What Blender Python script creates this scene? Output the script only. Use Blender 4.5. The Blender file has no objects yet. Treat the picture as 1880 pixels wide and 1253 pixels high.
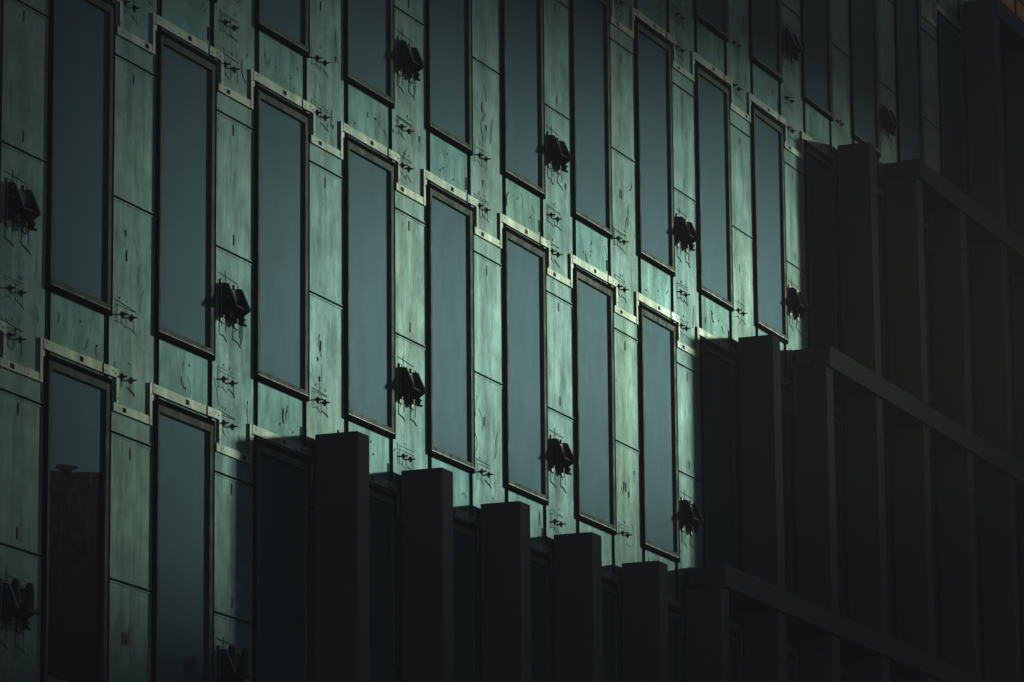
import bpy, bmesh, math, random
from mathutils import Vector, Matrix
C = bpy.context.scene
random.seed(7)
ZO = 10.8                      # height of the storey datum (row 0 window sill) above the ground
W = 2.18223                    # window spacing
ST = 3.6                       # storey height
WY = 0.07                      # face of the metal wall panels in bay coordinates; SH then moves bay parts to y = 0.03
SH = (-.099, -.040, -.023)

# ------------------------------------------------------------------ camera
F, YAW, PIT, ROL = 8372.39, 0.3842737, 0.2134412, -0.0087572
CX, CY, CZ = -35.474714, -18.817202, -9.176318
cam = bpy.data.cameras.new('camera'); camo = bpy.data.objects.new('camera', cam); C.collection.objects.link(camo)
cam.sensor_width = 36.0; cam.lens = F / 1880.0 * 36.0; cam.clip_start = 0.5; cam.clip_end = 3000
fw = Vector((math.cos(PIT) * math.cos(YAW), math.cos(PIT) * math.sin(YAW), math.sin(PIT)))
rt = Vector((math.sin(YAW), -math.cos(YAW), 0)); up = rt.cross(fw)
r2 = math.cos(ROL) * rt + math.sin(ROL) * up; u2 = -math.sin(ROL) * rt + math.cos(ROL) * up
M = Matrix.Identity(4)
for i in range(3):
    M[i][0] = r2[i]; M[i][1] = u2[i]; M[i][2] = -fw[i]
M[0][3], M[1][3], M[2][3] = CX, CY, CZ + ZO
camo.matrix_world = M
C.camera = camo

# ------------------------------------------------------------------ light: low sun grazing the wall, thin sky
SUN_AZ, SUN_EL = math.radians(16.0), math.radians(10.5)     # azimuth measured off the wall line
sd = Vector((math.cos(SUN_EL) * math.cos(SUN_AZ), -math.cos(SUN_EL) * math.sin(SUN_AZ), math.sin(SUN_EL)))
sl = bpy.data.lights.new('sun', 'SUN'); so = bpy.data.objects.new('sun', sl); C.collection.objects.link(so)
so.rotation_euler = sd.to_track_quat('Z', 'Y').to_euler(); so.location = (60, -30, 60)
sl.energy = 4.9; sl.angle = math.radians(3.0); sl.color = (0.76, 1.0, 0.72)
wd = bpy.data.worlds.new('World'); C.world = wd; wd.use_nodes = True
nt = wd.node_tree; bg = nt.nodes['Background']
sky = nt.nodes.new('ShaderNodeTexSky'); sky.sky_type = 'NISHITA'; sky.sun_disc = False
sky.sun_elevation = SUN_EL; sky.sun_rotation = math.atan2(sd.x, sd.y); sky.dust_density = 2.0
tint = nt.nodes.new('ShaderNodeMix'); tint.data_type = 'RGBA'; tint.blend_type = 'MULTIPLY'
tint.inputs[0].default_value = 1.0; tint.inputs[7].default_value = (0.66, 0.88, 0.90, 1)
nt.links.new(sky.outputs[0], tint.inputs[6]); nt.links.new(tint.outputs[2], bg.inputs[0])
bg.inputs[1].default_value = 0.095
C.view_settings.view_transform = 'Standard'; C.view_settings.look = 'None'
C.view_settings.exposure = -0.5; C.view_settings.gamma = 1.0

# ------------------------------------------------------------------ materials
def mat(name):
    m = bpy.data.materials.new(name); m.use_nodes = True
    t = m.node_tree; return m, t, t.nodes['Principled BSDF']
def node(t, k, **kw):
    n = t.nodes.new(k)
    for a, b in kw.items(): setattr(n, a, b)
    return n
def noise(t, scale, stretch=(1, 1, 1), detail=4, rough=0.6, off=0):
    g = node(t, 'ShaderNodeNewGeometry'); mp = node(t, 'ShaderNodeMapping')
    mp.inputs['Scale'].default_value = stretch; mp.inputs['Location'].default_value = (off, off * .7, off * .3)
    n = node(t, 'ShaderNodeTexNoise'); n.inputs['Scale'].default_value = scale
    n.inputs['Detail'].default_value = detail; n.inputs['Roughness'].default_value = rough
    t.links.new(g.outputs['Position'], mp.inputs[0]); t.links.new(mp.outputs[0], n.inputs['Vector'])
    return n.outputs['Fac']
def ramp(t, src, stops):
    r = node(t, 'ShaderNodeValToRGB'); e = r.color_ramp.elements
    while len(e) < len(stops): e.new(0.5)
    for x, (p, c) in zip(e, stops):
        x.position = p; x.color = c if len(c) == 4 else (*c, 1)
    t.links.new(src, r.inputs[0]); return r.outputs['Color']
def g3(v): return (v, v, v)
def mul(t, a, b, f=1.0, mode='MULTIPLY'):
    n = node(t, 'ShaderNodeMix', data_type='RGBA', blend_type=mode); n.inputs[0].default_value = f
    t.links.new(a, n.inputs[6]); t.links.new(b, n.inputs[7]); return n.outputs[2]

def glossy_mix(t, p, col, rough_src, fac, dcol, normal=None):
    """weathered sheet: a dull diffuse coat under a broad metallic sheen, both tinted by the same stains"""
    gl = node(t, 'ShaderNodeBsdfAnisotropic'); df = node(t, 'ShaderNodeBsdfDiffuse'); mx = node(t, 'ShaderNodeMixShader')
    t.links.new(col, gl.inputs['Color']); t.links.new(rough_src, gl.inputs['Roughness'])
    d = mul(t, col, node_rgb(t, dcol)); t.links.new(d, df.inputs['Color'])
    mx.inputs[0].default_value = fac; t.links.new(df.outputs[0], mx.inputs[1]); t.links.new(gl.outputs[0], mx.inputs[2])
    if normal is not None:
        t.links.new(normal, gl.inputs['Normal']); t.links.new(normal, df.inputs['Normal'])
    t.links.new(mx.outputs[0], t.nodes['Material Output'].inputs['Surface']); t.nodes.remove(p)
def node_rgb(t, c):
    r = node(t, 'ShaderNodeRGB'); r.outputs[0].default_value = (*c, 1); return r.outputs[0]
def metal_panel(name, base, diff, rough, streak=1.0, bump=0.3):
    m, t, p = mat(name)
    streaks = ramp(t, noise(t, 9, (2.2, 1, 0.06), 5, 0.65), [(0.3, g3(0.80)), (0.62, g3(1.0))])
    blot = ramp(t, noise(t, 2.6, (1, 1, 0.9), 7, 0.72, 11), [(0.36, g3(0.60)), (0.60, g3(1.0))])
    fine = ramp(t, noise(t, 34, (1, 1, 0.2), 4, 0.75, 3), [(0.3, g3(0.74)), (0.6, g3(1.0))])
    stain = ramp(t, noise(t, 5.0, (1.5, 1, 0.7), 9, 0.78, 29), [(0.30, g3(0.22)), (0.41, g3(1.0))])
    fleck = ramp(t, noise(t, 26, (1.5, 1, 0.7), 6, 0.8, 41), [(0.30, g3(0.15)), (0.345, g3(1.0))])
    warm = ramp(t, noise(t, 0.55, (1, 1, 0.5), 3, 0.5, 51), [(0.4, (0.96, 1.0, 1.03)), (0.6, (1.02, 1.0, 0.94))])
    c = mul(t, node_rgb(t, base), streaks, streak)
    c = mul(t, c, blot, 0.8 * streak); c = mul(t, c, fine, 0.7 * streak); c = mul(t, c, stain, 0.6 * streak); c = mul(t, c, fleck, 0.7 * streak)
    c = mul(t, c, warm, 1.0)
    rr = ramp(t, noise(t, 3.1, (1.4, 1, 0.25), 6, 0.7, 17), [(0.3, g3(rough * 0.88)), (0.7, g3(rough * 1.12))])
    b = node(t, 'ShaderNodeBump'); b.inputs['Strength'].default_value = bump; b.inputs['Distance'].default_value = 0.003
    t.links.new(noise(t, 6, (1.5, 1, 0.2), 5, 0.6, 5), b.inputs['Height'])
    glossy_mix(t, p, c, rr, 0.75, diff, b.outputs[0])
    return m
def plain(name, base, rough, metallic=0.0, spec=0.5, var=0.25, scale=6):
    m, t, p = mat(name)
    rgb = node(t, 'ShaderNodeRGB'); rgb.outputs[0].default_value = (*base, 1)
    v = ramp(t, noise(t, scale, (1, 1, 0.4), 5, 0.65, 7), [(0.3, g3(1 - var)), (0.7, g3(1.0))])
    t.links.new(mul(t, rgb.outputs[0], v), p.inputs['Base Color'])
    p.inputs['Metallic'].default_value = metallic; p.inputs['Specular IOR Level'].default_value = spec
    rr = ramp(t, noise(t, scale * 2.3, (1, 1, 0.5), 4, 0.6, 19), [(0.3, g3(rough * 0.85)), (0.7, g3(min(1, rough * 1.15)))])
    t.links.new(rr, p.inputs['Roughness'])
    return m

M_PANEL = metal_panel('grey_green_metal', (0.315, 0.41, 0.445), (.33, .33, .35), 0.56)
M_SPAN = metal_panel('spandrel_metal', (0.25, 0.37, 0.41), (.33, .33, .35), 0.55)
M_FLASH = metal_panel('galvanised_flashing', (0.62, 0.61, 0.60), (.4, .4, .4), 0.54, 1.0, 0.4)
M_BLACK = plain('black_gap', (0.012, 0.012, 0.013), 0.9, spec=0.1)
M_CORE = plain('dark_core', (0.03, 0.032, 0.033), 0.9, spec=0.2)
M_CASE = plain('black_frame', (0.014, 0.012, 0.013), 0.9, spec=0.0)
M_SASH = plain('olive_frame', (0.10, 0.115, 0.10), 0.65, spec=0.14)
M_STRIP = plain('joint_metal', (0.13, 0.14, 0.15), 0.45, metallic=0.6)
M_PIER = plain('dark_cladding', (0.125, 0.114, 0.122), 0.9, spec=0.0, var=0.2, scale=2)
M_BRK = plain('black_steel', (0.02, 0.021, 0.022), 0.55, spec=0.3)
M_BRKE = plain('highlight_steel_edge', (0.30, 0.34, 0.34), 0.45, metallic=0.5)  # lightened to paint edge highlights; also the lighter plate strips and bolts
M_INK = plain('ink', (0.02, 0.03, 0.03), 0.9, spec=0.1)
M_ORANGE = plain('orange_membrane', (0.75, 0.16, 0.03), 0.6)
M_WIN = plain('dark_reflection', (0.015, 0.015, 0.016), 0.8, spec=0.1)  # stands for the dark reflection in one window
# dusty film over the glass
m, t, p = mat('dusty_film_glass'); M_GLASS = m
c = mul(t, node_rgb(t, (0.106, 0.150, 0.200)), ramp(t, noise(t, 1.6, (1.2, 1, 0.5), 4, 0.5, 2), [(0.3, g3(0.93)), (0.7, g3(1.0))]))
c = mul(t, c, ramp(t, noise(t, 60, (1, 1, 0.5), 3, 0.7, 8), [(0.3, g3(0.88)), (0.6, g3(1.0))]))
c = mul(t, c, ramp(t, noise(t, 22, (1.5, 1, 0.8), 6, 0.8, 77), [(0.285, g3(0.4)), (0.32, g3(1.0))]))
rr = ramp(t, noise(t, 4, (1, 1, 0.4), 6, 0.7, 31), [(0.3, g3(0.55)), (0.7, g3(0.58))])
glossy_mix(t, p, c, rr, 0.74, (.22, .20, .18))

# ------------------------------------------------------------------ mesh helpers
class MB:
    def __init__(s): s.v = []; s.f = []; s.mi = []; s.mats = []
    def m(s, material):
        if material not in s.mats: s.mats.append(material)
        return s.mats.index(material)
    def box(s, x0, x1, y0, y1, z0, z1, material):
        k = len(s.v); i = s.m(material)
        s.v += [(x0, y0, z0), (x1, y0, z0), (x1, y1, z0), (x0, y1, z0), (x0, y0, z1), (x1, y0, z1), (x1, y1, z1), (x0, y1, z1)]
        s.f += [(k, k+3, k+2, k+1), (k+4, k+5, k+6, k+7), (k, k+1, k+5, k+4), (k+1, k+2, k+6, k+5), (k+2, k+3, k+7, k+6), (k+3, k, k+4, k+7)]
        s.mi += [i] * 6
    def prism(s, prof, x0, x1, material):            # profile in (y, z), extruded along x
        k = len(s.v); n = len(prof); i = s.m(material)
        s.v += [(x0, y, z) for y, z in prof] + [(x1, y, z) for y, z in prof]
        s.f += [tuple(range(k, k+n)), tuple(range(k+2*n-1, k+n-1, -1))] + [(k+j, k+n+j, k+n+(j+1) % n, k+(j+1) % n) for j in range(n)]
        s.mi += [i] * (n + 2)
    def cyl(s, a, b, r, material, n=10, r2=None):
        a = Vector(a); b = Vector(b); d = (b-a).normalized(); i = s.m(material)
        e = d.orthogonal().normalized(); g = d.cross(e); k = len(s.v); r2 = r if r2 is None else r2
        for q, R in ((a, r), (b, r2)):
            for j in range(n):
                an = 2*math.pi*j/n; s.v.append(tuple(q + e*math.cos(an)*R + g*math.sin(an)*R))
        s.f += [(k+j, k+(j+1) % n, k+n+(j+1) % n, k+n+j) for j in range(n)] + [tuple(range(k+n-1, k-1, -1)), tuple(range(k+n, k+2*n))]
        s.mi += [i] * (n + 2)
    def stroke(s, pts, wd, y, material):             # ink line on the panel face: pts (x, z)
        i = s.m(material)
        for (xa, za), (xb, zb) in zip(pts, pts[1:]):
            d = Vector((xb-xa, zb-za)); L = d.length
            if L < 1e-5: continue
            n = Vector((-d.y, d.x)) / L * wd/2 * (1.2+.9*abs(d.y)/L); k = len(s.v)
            s.v += [(xa-n.x, y, za-n.y), (xb-n.x, y, zb-n.y), (xb+n.x, y, zb+n.y), (xa+n.x, y, za+n.y)]
            s.f.append((k, k+1, k+2, k+3)); s.mi.append(i)
    def mesh(s, name, bevel=0):
        me = bpy.data.meshes.new(name); me.from_pydata(s.v, [], s.f)
        for mm in s.mats: me.materials.append(mm)
        me.polygons.foreach_set('material_index', s.mi)
        bm = bmesh.new(); bm.from_mesh(me)
        bmesh.ops.recalc_face_normals(bm, faces=bm.faces)
        if bevel:
            bmesh.ops.bevel(bm, geom=[e for e in bm.edges if len(e.link_faces) == 2], offset=bevel, segments=2, profile=0.5, affect='EDGES', clamp_overlap=True)
        bm.to_mesh(me); bm.free(); return me
def obj(name, me, parent=None, loc=(0, 0, 0)):
    o = bpy.data.objects.new(name, me); C.collection.objects.link(o); o.location = loc
    if parent: o.parent = parent
    return o
def empty(name, loc=(0, 0, 0)):
    o = bpy.data.objects.new(name, None); C.collection.objects.link(o); o.location = loc; return o
def tag(o, label=None, cat=None, group=None, kind=None):
    if label: o['label'] = label
    if cat: o['category'] = cat
    if group: o['group'] = group
    if kind: o['kind'] = kind
def proj(x, y, z):                                    # storey-datum coordinates to photo pixels, only to skip bays out of frame
    d = Vector((x-CX, y-CY, z-CZ)); k = d.dot(fw)
    return 940+F*d.dot(r2)/k, 626.5-F*d.dot(u2)/k
def seen(x0, x1, z0, z1, y=0.0, mg=70):
    P = [proj(x, y, z) for x in (x0, x1) for z in (z0, z1)]
    return max(a for a, b in P) > -mg and min(a for a, b in P) < 1880+mg and max(b for a, b in P) > -mg and min(b for a, b in P) < 1253+mg

# ------------------------------------------------------------------ the ground and the building core
g = MB(); g.box(-120, 150, -130, 60, -0.5, 0.0, plain('asphalt', (0.05, 0.052, 0.053), 0.9, scale=1.5))
o = obj('ground', g.mesh('ground')); tag(o, 'dark asphalt ground in front of the unfinished building', kind='structure')
B = empty('office_building', (0, 0, 0))
tag(B, 'unfinished building facade of grey-green metal panels with staggered rows of tall windows', 'building')
k = MB()
k.box(-6*W, 19*W, 0.056, 14, 0.02, ZO+4*ST+3.9, M_CORE)
k.box(-6*W-.1, 19*W+.1, 0.0, 14.1, ZO+4*ST+3.9, ZO+4*ST+4.3, M_CASE)
obj('wall', k.mesh('wall'), B)

# added unseen blockers: the sun reaches the facade through the gap between their edges
NB = empty('gap_sun_blocker', (81, -40, 0))
tag(NB, 'added unseen sun blocker with a gap, beyond the right end of the street', 'building')
M_CONC = plain('concrete', (0.22, 0.22, 0.21), 0.9, scale=0.6)
k = MB(); k.box(0, 14, -40, 38, 0.02, ZO+12.95, M_CONC); obj('blocker_sill', k.mesh('blocker_sill'), NB)
TB = empty('left_sun_blocker', (51, -40, 0))  # unseen blocker added to shade the left columns
tag(TB, 'added unseen sun blocker that dims the left part of the facade', 'building')
k = MB(); k.box(0, 3, -20, 25.35, 0.02, ZO+28, M_CONC); obj('wall', k.mesh('wall'), TB)  # this wall is only the blocker's shading face
k = MB(); k.box(-.3, 3.3, -20.3, 25.40, ZO+28.001, ZO+28.4, M_CONC); obj('blocker_cap', k.mesh('blocker_cap'), TB)
k = MB(); k.box(0, 3, 25.351, 27.0, 0.02, ZO+7.3, M_CONC); obj('blocker_low_step', k.mesh('blocker_low_step'), TB)
k = MB(); k.box(0, 2, 5, 23.5, ZO+18.1, ZO+28, M_CONC); obj('blocker_head', k.mesh('blocker_head'), NB)
k = MB(); k.box(0, 3, 23.51, 38, ZO+13.01, ZO+28, M_CONC); obj('blocker_right_side', k.mesh('blocker_right_side'), NB)

# ------------------------------------------------------------------ parts of the facade (local to a bay: x = 0 window left, z = 0 sill)
def window_meshes(painted_reflection=False):
    f = MB()
    a = M_CASE; s = M_SASH; x1 = 1.243; z1 = 3.005
    f.box(-.022, .004, .006, .055, 0, z1, a); f.box(x1-.05, x1, .006, .055, 0, z1, a)
    f.box(.004, x1-.05, .006, .055, 0, .042, a); f.box(.004, x1-.05, .006, .055, z1-.055, z1, a)
    f.box(.006, x1-.052, -.004, .012, .044, .052, M_STRIP)
    f.box(.004, .048, 0, .05, .0525, z1-.056, s); f.box(x1-.118, x1-.0505, 0, .05, .0525, z1-.056, s)
    f.box(.0485, x1-.1185, 0.001, .049, .053, .098, s); f.box(.0485, x1-.1185, 0.001, .049, z1-.128, z1-.0565, s)
    f.box(.05, x1-.12, .020, .023, .0985, .108, M_STRIP)
    fm = f.mesh('window', 0.0016)
    pn = MB(); gx0, gx1, gz0, gz1 = .0485, x1-.1185, .0985, z1-.1285
    if not painted_reflection:
        pn.box(gx0, gx1, .0235, .031, gz0, gz1, M_GLASS)
        return fm, pn.mesh('pane'), None
    dk = MB(); dk.box(gx0, gx1, .027, .033, gz0, gz1, M_WIN)  # dark sheet painted as the reflection behind the lower half
    # upper glass cut along a painted reflection edge, with its dark roof shape
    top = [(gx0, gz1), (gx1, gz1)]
    refl_edge = [(gx0, 1.955), (.20, 1.968), (.33, 1.985), (.44, 1.995), (.62, 2.03), (.80, 2.062), (.95, 2.085), (gx1, 2.108)]
    i = pn.m(M_GLASS); n = len(refl_edge)
    pn.v = [(x, .0225, z) for x, z in refl_edge] + [(x, .0225, gz1) for x, z in refl_edge] + [(x, .0255, z) for x, z in refl_edge] + [(x, .0255, gz1) for x, z in refl_edge]
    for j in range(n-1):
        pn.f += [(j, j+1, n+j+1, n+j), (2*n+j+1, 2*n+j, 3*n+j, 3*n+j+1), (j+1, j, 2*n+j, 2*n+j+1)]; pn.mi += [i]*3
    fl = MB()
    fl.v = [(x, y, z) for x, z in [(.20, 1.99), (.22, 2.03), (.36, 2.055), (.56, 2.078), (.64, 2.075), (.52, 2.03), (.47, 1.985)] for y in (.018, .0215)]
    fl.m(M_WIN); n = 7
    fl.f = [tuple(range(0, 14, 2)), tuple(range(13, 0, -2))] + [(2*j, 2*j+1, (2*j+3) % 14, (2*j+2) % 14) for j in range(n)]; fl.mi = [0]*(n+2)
    return fm, pn.mesh('pane_upper'), (dk.mesh('pane'), fl.mesh('roof_reflection'))
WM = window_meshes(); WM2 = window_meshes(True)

def flash_head_mesh():
    f = MB(); y0, y1 = WY-.016, WY+.001
    f.box(.026, .262, y0, y1, 3.062, 3.152, M_FLASH); f.box(.263, 1.158, y0+.001, y1, 3.060, 3.150, M_FLASH)
    f.box(1.196, 1.300, y0, y1, 3.062, 3.150, M_FLASH); f.box(1.301, 1.502, y0+.001, y1, 3.064, 3.152, M_FLASH)
    f.box(-.046, .004, y0-.002, y1, 2.745, 3.148, M_FLASH); f.box(.0045, .04, y0, y1, 2.99, 3.045, M_FLASH)
    f.box(1.450, 1.502, y0, y1, 2.828, 3.0635, M_FLASH)
    for x in (.755,): f.box(x-.035, x+.035, y0-.0008, y0+.002, 3.082, 3.128, M_INK)
    for x, z in ((.09, 3.12), (1.24, 3.09), (1.38, 3.12), (1.44, 3.10), (-.02, 2.79), (-.02, 3.04), (1.476, 2.87)):
        f.box(x-.006, x+.006, y0-.0028, y0+.002, z-.006, z+.006, M_INK)
    return f.mesh('flashing')
def flash_low_mesh(hx):
    f = MB(); y0, y1 = WY-.015, WY+.001
    f.box(1.40, W-.046, y0, y1, 2.747, 2.826, M_FLASH)
    f.box(hx-.04, hx+.04, y0-.0008, y0+.002, 2.764, 2.808, M_INK)
    for x in (1.50, 1.53, W-.075): f.box(x-.006, x+.006, y0-.0008, y0+.002, 2.782, 2.793, M_INK)
    return f.mesh('sill_flashing')
FH = flash_head_mesh(); FL = [flash_low_mesh(1.62), flash_low_mesh(2.02), flash_low_mesh(1.56)]

def anchor_mesh(rng):
    f = MB()
    for x in (1.595, 1.79):
        x += rng.uniform(-.012, .012); z = rng.uniform(-.006, .006); a = rng.uniform(-.004, .004)
        f.box(x-.010, x+.010, WY-.010, WY+.001, z-.034, z+.030+a, M_BRK)
        f.box(x-.040, x+.030+a, WY-.008, WY+.001, z-.007, z+.007, M_BRK)
        f.cyl((x, WY-.008, z), (x+.004, WY-.052+a, z+a), .0085, M_BRK, 8)
        f.cyl((x, WY-.010, z), (x, WY-.018, z), .017, M_BRK, 6)
    return f.mesh('anchor_bolts')
AM = [anchor_mesh(random.Random(i)) for i in range(5)]


def curve(p0, p1, bend, n=6):
    d = (p1[0]-p0[0], p1[1]-p0[1]); o = (-d[1]*bend, d[0]*bend); out = []
    for i in range(n+1):
        u = i/n; w = 4*u*(1-u); out.append((p0[0]+d[0]*u+o[0]*w, p0[1]+d[1]*u+o[1]*w))
    return out
def panel_mesh(c, r, rng):
    """one storey of metal sheeting between two windows, joints and site marks included"""
    odd = c % 2 != 0
    f = MB(); x0, x1 = 1.312, W+.060; gp = .011
    zs = [-.855, 1.178, 2.545]
    zs2 = [0.02-.0, 1.178, 2.545, 3.62]
    for a, b in zip(zs2, zs2[1:]):
        lo = a + (gp if a > .1 else 0); hi = b - (gp if b < 3.5 else 0)
        dy = rng.uniform(-.001, .0012)
        f.box(x0, x1, WY+dy, WY+.025, lo+(.0 if a > .1 else 0), hi, M_PANEL)
    for z in (1.178, 2.545):
        f.box(x0, x1, WY-.005, WY+.02, z+gp, z+gp+.012, M_SPAN)
        f.box(x0, x1, WY-.004, WY+.02, z-gp-.016, z-gp, M_PANEL)
    y = WY-.0022
    # factory slots
    sl = [(1.785, 1.32), (1.765, 2.43)] if odd else [(1.66, .665), (1.768, 2.40)]
    if rng.random() < .35: sl.append((1.725, .66))
    for sx, sz in sl: f.stroke([(sx, sz-.055), (sx+.002, sz+.055)], .0105, y, M_INK)
    # pen boxes round the anchors
    hs = (3.485, 3.06) if odd else (3.10, .09)
    if odd: hs = hs + (.70,)
    for h in hs:
        j = lambda s=.008: rng.uniform(-s, s)
        heavy = rng.choice([.006, .007, .009])
        if h == .70:
            for bx in (1.47, 1.78):
                f.stroke([(bx+j(), .80), (bx+j(), .32+j())], .007, y, M_INK); f.stroke([(bx, .32+j()), (bx+.10, .31+j()), (bx+.17, .27+j())], .010, y, M_INK)
                f.stroke([(bx+.14+j(), .55), (bx+.14+j(), .36)], .006, y, M_INK); f.stroke([(bx+.05+j(), .52), (bx+.05, .40)], .005, y, M_INK)
            f.stroke([(1.44, .93+j()), (1.88, .90+j())], .006, y, M_INK); f.stroke([(1.60+j(), .97), (1.60, .86)], .006, y, M_INK)
            continue
        a, b = 1.44+rng.uniform(-.015, .03), 1.85+rng.uniform(-.03, .03)
        ST0 = f.stroke; keep = rng.random()*.35
        def stroke(pts, wd, yy, mm): 
            if rng.random() > keep: ST0([(px+rng.uniform(-.008, .008), pz+rng.uniform(-.012, .012)) for px, pz in pts], wd*rng.uniform(.45, .95), yy, mm)
        h0 = h
        stroke([(a+j(), h+.10+j()), (b+j(), h+.09+j())], heavy, y, M_INK)
        stroke([(a+.02, h+.07+j()), (b, h+.065+j())], .005, y, M_INK)
        stroke([(a+j(), h+.12+j()), (a+j(), h-.11+j())], heavy, y, M_INK)
        stroke([(a+.04+j(), h+.08), (a+.04+j(), h-.09)], .005, y, M_INK)
        stroke([(a+j(), h-.10+j()), (a+.12, h-.085), (a+.2, h-.13+j())], heavy, y, M_INK)
        stroke([(a+.24, h-.09+j()), (b-.03, h-.12+j()), (b+j(), h-.14+j())], heavy+.002, y, M_INK)
        stroke([(a+.23+j(), h+.07), (a+.23+j(), h-.12)], .006, y, M_INK)
        stroke([(b-.03+j(), h+.03), (b-.03+j(), h-.13)], .005, y, M_INK)
        stroke([(a+.13+j(), h-.02), (a+.13+j(), h-.10)], .005, y, M_INK)
        for q in range(3):                                                   # scrawled figures over the box
            xx = a+.05+rng.random()*.3; zz = h+.14+j(.01)
            stroke([(xx+rng.uniform(0, .03), zz+rng.uniform(-.02, .02)) for _ in range(4)], .005, y, M_INK)
    # scratches, runs and daubs
    hi = [(1.34, 2.08, .05, 1.0), (1.34, 2.12, 2.86, 3.58)]
    for q in range(rng.randint(4, 9)):
        xa, xb, za, zb = rng.choice(hi)
        x = rng.uniform(xa, xb); z = rng.uniform(za+.1, zb); L = rng.uniform(.04, .28)
        f.stroke(curve((x, z), (x+rng.uniform(-.12, .12), max(z-L, za-.0)), rng.uniform(-.25, .25)), rng.choice([.002, .003, .004, .006]), y, M_INK)
    for q in range(rng.randint(0, 3)):
        xa, xb, za, zb = rng.choice(hi); x = rng.uniform(xa, xb); z = rng.uniform(za+.12, zb-.1); s = rng.uniform(.010, .022)
        i = f.m(M_INK); kk = len(f.v)
        f.v += [(x-s, y, z+s), (x+s*.8, y, z+s*1.2), (x+s*.9, y, z-s*1.6), (x+s*.1, y, z-s*3.4), (x-s*.7, y, z-s*1.3)]
        f.f.append((kk, kk+4, kk+3, kk+2, kk+1)); f.mi.append(i)
        if rng.random() < .6: f.stroke(curve((x, z-s*3), (x-.02, z-s*3-.10), .1), .003, y, M_INK)
    if rng.random() < .35:                                                   # pair of long pen loops
        x = rng.uniform(1.9, 2.05); z = rng.choice([.55, 3.35]); 
        f.stroke(curve((x, z), (x-.03, z-.25), .12), .004, y, M_INK); f.stroke(curve((x+.05, z+.06), (x-.03, z-.25), -.1), .004, y, M_INK)
    return f.mesh('wall_panel')
def spandrel_mesh(rng):
    f = MB()
    f.box(.166, 1.218, WY+.002, WY+.026, 2.985, 3.62, M_SPAN)
    y = WY-.0002
    for q in range(rng.randint(2, 5)):
        x = rng.uniform(.25, 1.15); z = rng.uniform(3.25, 3.55)
        f.stroke(curve((x, z), (x+rng.uniform(-.1, .1), z-rng.uniform(.03, .18)), rng.uniform(-.3, .3)), rng.choice([.003, .005, .009]), y, M_INK)
    if rng.random() < .5: f.stroke([(1.19, 3.2), (1.19, 3.34)], .018, y, M_INK)
    for q in range(rng.randint(1, 3)):
        x = rng.uniform(.3, 1.1); z = rng.uniform(3.22, 3.5); f.stroke([(x, z), (x+.012, z-.014)], .014, y, M_INK)
    js = []
    for a, b in ((.061, .1655), (1.2185, 1.3115)):
        j = MB()
        j.box(a+.05, b-.0115, WY+.014, WY+.022, 2.985, 3.62, M_STRIP)
        j.box(b-.012, b, WY-.004, WY+.03, 2.985, 3.62, M_CASE); js.append(j.mesh('joint_strip'))
    return f.mesh('spandrel_panel'), js

rows = range(-2, 4); cols = range(-2, 17)
n_w = 0
for r in rows:
    for c in cols:
        X, Z = c*W, r*ST
        rng = random.Random(1000+c*31+r*977)
        L = (X, 0, ZO+Z); LS = (X+SH[0], SH[1], ZO+Z+SH[2])
        if seen(X, X+1.25, Z, Z+3.0, 0, 30):
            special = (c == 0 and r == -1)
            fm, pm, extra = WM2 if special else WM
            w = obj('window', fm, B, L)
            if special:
                w['label'] = 'window with a painted dark reflection across its lower part'
                obj('pane', extra[0], w); obj('pane_upper', pm, w); obj('roof_reflection', extra[1], w)
            else: obj('pane', pm, w)
            n_w += 1
        if seen(X, X+1.3, Z+3.0, Z+3.62, WY, 30) and not (r == 3):
            a, bs = spandrel_mesh(rng); s = obj('spandrel_panel', a, B, LS); [obj('joint_strip', b, s) for b in bs]
        if seen(X-.05, X+1.5, Z+2.74, Z+3.16, WY, 30):
            obj('flashing', FH, B, LS)
        if seen(X+1.3, X+W, Z, Z+3.6, WY, 30):
            obj('wall_panel', panel_mesh(c, r, rng), B, LS)
            if seen(X+1.4, X+W, Z+2.7, Z+2.85, WY, 30): obj('sill_flashing', rng.choice(FL), B, LS)
            for h in ((3.485, 3.06) if c % 2 else (3.10, .09)):
                if seen(X+1.5, X+1.85, Z+h-.05, Z+h+.05, WY, 10): obj('anchor_bolts', rng.choice(AM), B, (LS[0], LS[1], LS[2]+h))
# orange membrane showing at the roofward storey
k = MB(); k.box(.02, W+1.0, WY-.010, WY-.004, .05, .84, M_ORANGE); k.box(.02, W+1.0, WY-.012, WY-.003, .841, .862, M_CASE)
obj('orange_membrane', k.mesh('orange_membrane'), B, (14*W+1.30+SH[0], SH[1], ZO+3*ST+SH[2]))

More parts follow.
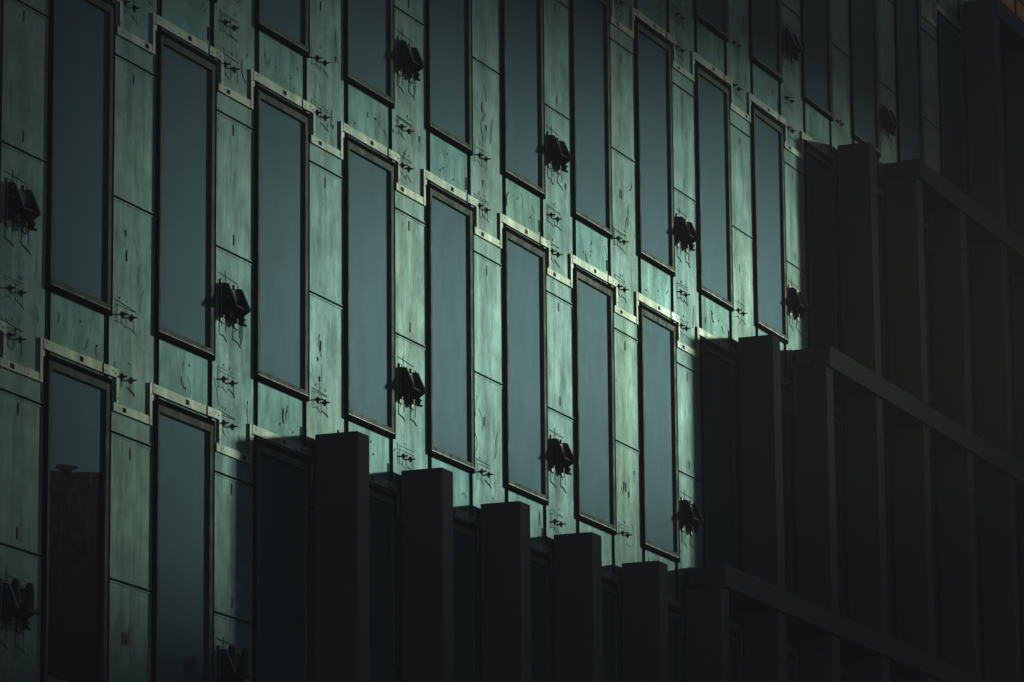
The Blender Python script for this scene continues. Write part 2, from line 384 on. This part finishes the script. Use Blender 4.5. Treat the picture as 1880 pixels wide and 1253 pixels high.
# ------------------------------------------------------------------ steel brackets that wait for the cladding
def bracket(kind):
    root = empty('facade_bracket')
    gp = [(WY-.001, .845), (.028, .838), (.014, .818), (-.062, .640), (-.070, .612), (-.050, .596), (.012, .556), (WY-.001, .550)]
    for i, x in enumerate((1.545, 1.855)):
        f = MB(); f.prism(gp, x, x+.028, M_BRK)
        # rolled lip along the sloping edge, lightened as a painted highlight
        f.cyl((x+.014, .020, .832), (x+.014, -.062, .640), .009, M_BRKE, 8); f.cyl((x+.014, -.062, .640), (x+.014, -.069, .608), .010, M_BRKE, 8)
        for y, z in ((.035, .80), (.02, .70)): f.cyl((x-.008, y, z), (x+.036, y, z), .012, M_BRKE, 6)
        o = obj('gusset', f.mesh('gusset'), root)
    f = MB()
    f.box(1.48, 1.58, WY-.010, WY-.001, .44, .87, M_BRK); f.box(1.79, 1.89, WY-.010, WY-.001, .44, .87, M_BRK)
    f.box(1.485, 1.50, WY-.012, WY-.0101, .45, .86, M_BRKE); f.box(1.80, 1.815, WY-.012, WY-.0101, .45, .86, M_BRKE)
    f.box(1.55, 1.86, .035, .055, .575, .80, M_BRK)
    f.prism([(.05, .66), (-.040, .63), (-.052, .606), (.012, .570), (.05, .566)], 1.574, 1.854, M_BRK)
    f.prism([(.05, .80), (.03, .78), (.0, .68), (.05, .665)], 1.60, 1.854, M_BRK)
    obj('back_plate', f.mesh('back_plate'), root)
    for x in (1.56, 1.87):
        f = MB()
        f.cyl((x, .022, .552), (x, .022, .500), .034, M_BRK, 8); f.cyl((x, .022, .500), (x, .022, .470), .014, M_BRK, 8)
        f.cyl((x-.05, .030, .486), (x+.055, .0, .482), .013, M_BRK, 6)
        f.cyl((x+.01, -.014, .535), (x+.01, -.020, .525), .009, M_BRKE, 6)
        obj('clamp_bolt', f.mesh('clamp_bolt'), root)
    if kind == 1:
        for x, y in ((1.60, -.02), (1.62, -.150)):
            f = MB()
            z0, z1 = (.60, .845) if y > -.1 else (.585, .80)
            f.cyl((x, y, z0), (x, y, z1), .040, M_BRK, 12); f.cyl((x, y, z1), (x, y, z1+.035), .040, M_BRK, 12, .022)
            f.cyl((x, y, z0), (x, y, z0-.03), .03, M_BRK, 12, .018)
            obj('upright_post', f.mesh('upright_post'), root)
        f = MB(); f.box(1.50, 1.75, -.19, .03, .575, .60, M_BRK); obj('shelf_plate', f.mesh('shelf_plate'), root)
    return root
def copy_tree(o, parent=None):
    c = o.copy(); C.collection.objects.link(c); c.parent = parent
    for ch in list(o.children): copy_tree(ch, c)
    return c
BR = [  # (gap after column c, row, kind, label)
 (-1, 0, 0, 'black steel bracket at the left edge, left of the tall leftmost window'),
 (-1, -1, 1, 'black steel bracket with upright posts in the dark bottom left corner'),
 (1, 0, 0, 'black twin-gusset bracket between the second and third full tall windows from the left'),
 (1, -1, 1, 'black bracket with upright posts cut by the bottom edge, left of the free-standing piers'),
 (3, 0, 0, 'black twin-gusset bracket just above the second free-standing dark pier top from the left'),
 (3, 1, 0, 'topmost bracket left of the photo centre, near the upper edge, black twin gussets'),
 (5, 0, 0, 'black twin-gusset bracket above the fourth free-standing dark pier top from the left'),
 (5, 1, 0, 'black bracket in the upper middle, left of a bluish window, over pen scribbles'),
 (7, 0, 0, 'lowest right lit bracket, just above the left end of the lowest dark beam'),
 (7, 1, 0, 'black bracket on the narrow strip right of centre, midway up the lit wall'),
 (9, 1, 0, 'black bracket just above the left end of the middle dark beam'),
 (9, 2, 0, 'black bracket near the upper edge, on a dim strip right of centre'),
 (11, 2, 0, 'rightmost bracket, on the dim strip above the left end of the upper dark beam')]
proto = {0: bracket(0), 1: bracket(1)}; used = set()
for c, r, kd, lab in BR:
    o = proto[kd] if kd not in used else copy_tree(proto[kd]); used.add(kd)
    o.location = (c*W+SH[0], SH[1], ZO+r*ST+SH[2])
    tag(o, lab, 'bracket', 'steel cladding brackets on the wall')

# ------------------------------------------------------------------ dark cladding: piers and beams
def pier_mesh(cap):
    f = MB(); x0, x1, y0, y1 = 0, .300, -.44, .030; z0, z1 = .024, 3.30
    f.box(x0, x1, y0, y1, z0, z1, M_PIER)
    me = f.mesh('pier_shell', 0.006)
    return me
PB = pier_mesh(True)
def pier_trim():
    f = MB(); f.box(.05, .25, .0305, .066, 2.8, 2.92, M_BRK)
    return f.mesh('fixing_cleat')
PT = pier_trim()
names = {-1: 'lowest', 0: 'middle', 1: 'upper', 2: 'top right'}
ordn = ['first', 'second', 'third', 'fourth', 'fifth', 'sixth', 'seventh', 'eighth', 'ninth', 'tenth', 'eleventh']
def pier(c, r, lab, grp):
    root = empty('cladding_pier', (c*W+1.435+SH[0], SH[1], ZO+r*ST+SH[2]))
    obj('pier_shell', PB, root); obj('fixing_cleat', PT, root)
    tag(root, lab, 'pier', grp)
free = {2: 'leftmost and nearest of the five dark free-standing piers, tallest looking with a flat top',
        3: 'second from the left of the five dark free-standing piers in the bottom row',
        4: 'middle one of the five dark free-standing piers in the bottom row',
        5: 'fourth from the left of the five dark free-standing piers in the bottom row',
        6: 'rightmost of the five dark free-standing piers, under the last lit tall window'}
for c, l in free.items(): pier(c, -1, l, 'free-standing dark piers in the bottom row')
pier(8, 0, 'lone dark pier with a bare flat top left of the middle dark beam', 'dark piers of the cladding grid')
pier(10, 1, 'lone dark pier with a bare flat top left of the upper dark beam', 'dark piers of the cladding grid')
start = {-1: 7, 0: 9, 1: 11, 2: 13}
for r, s in start.items():
    i = 0
    for c in range(s, 19):
        X = c*W+1.435; Z = r*ST
        if seen(X, X+.3, Z, Z+3.3, -.44, 5) or c >= 14:
            pier(c, r, '%s dark pier from the left under the %s dark beam' % (ordn[i], names[r]), 'dark piers of the cladding grid')
            i += 1
def beam_mesh(last=False):
    f = MB(); L = 2*W-.012
    prof = [(-.448, 3.333), (-.448, 3.618), (-.20, 3.618), (-.20, 3.333)]
    f.prism(prof, 0, L, M_PIER)
    return f.mesh('beam_shell', 0.005)
BM = beam_mesh()
def beam_bracket_mesh():
    f = MB()
    for x in (.06, W+.06): 
        f.box(x-.02, x+.02, -.1985, .066, 3.345, 3.37, M_BRK); f.box(x-.06, x+.06, .04, .066, 3.40, 3.55, M_BRK)
        f.box(x-.03, x+.03, -.1985, -.15, 3.38, 3.57, M_BRK)
    return f.mesh('fixing_arm')
def closure_mesh():
    f = MB(); f.box(.012, 2*W-.02, -.1995, WY-.004, 3.372, 3.60, M_PIER); return f.mesh('closure_plate')
CP = closure_mesh()
BB = beam_bracket_mesh()
for r, s in start.items():
    i = 0
    for c in range(s, 19, 2):
        X = c*W+1.60; Z = r*ST
        if seen(X, X+2*W, Z+3.3, Z+3.62, -.44, 5) or c >= 14:
            root = empty('cladding_beam', (X+SH[0], SH[1], ZO+Z+SH[2]))
            obj('beam_shell', BM, root); obj('fixing_arm', BB, root); obj('closure_plate', CP, root)
            if r == 2: lab = ('top right corner dark beam piece, %s one from the left' % ordn[i])
            else: lab = '%s piece from the left of the %s dark horizontal beam' % (ordn[i], names[r])
            tag(root, lab, 'beam', 'dark horizontal cladding beams')
            i += 1
print('windows', n_w, 'objects', len(bpy.data.objects))

# ------------------------------------------------------------------ haze added as a veil that lifts the blacks
hm = bpy.data.materials.new('veil_haze'); hm.use_nodes = True; ht = hm.node_tree
ht.nodes.remove(ht.nodes['Principled BSDF']); pv = ht.nodes.new('ShaderNodeVolumePrincipled')
pv.inputs['Density'].default_value = 0.0056; pv.inputs['Color'].default_value = (1.0, 0.70, 0.60, 1)
ht.links.new(pv.outputs[0], ht.nodes['Material Output'].inputs['Volume'])
k = MB(); k.box(-125, 155, -135, 65, -1.5, ZO+29, hm)
o = obj('haze', k.mesh('haze')); tag(o, 'thin added haze veil that lifts the dark tones', kind='stuff')
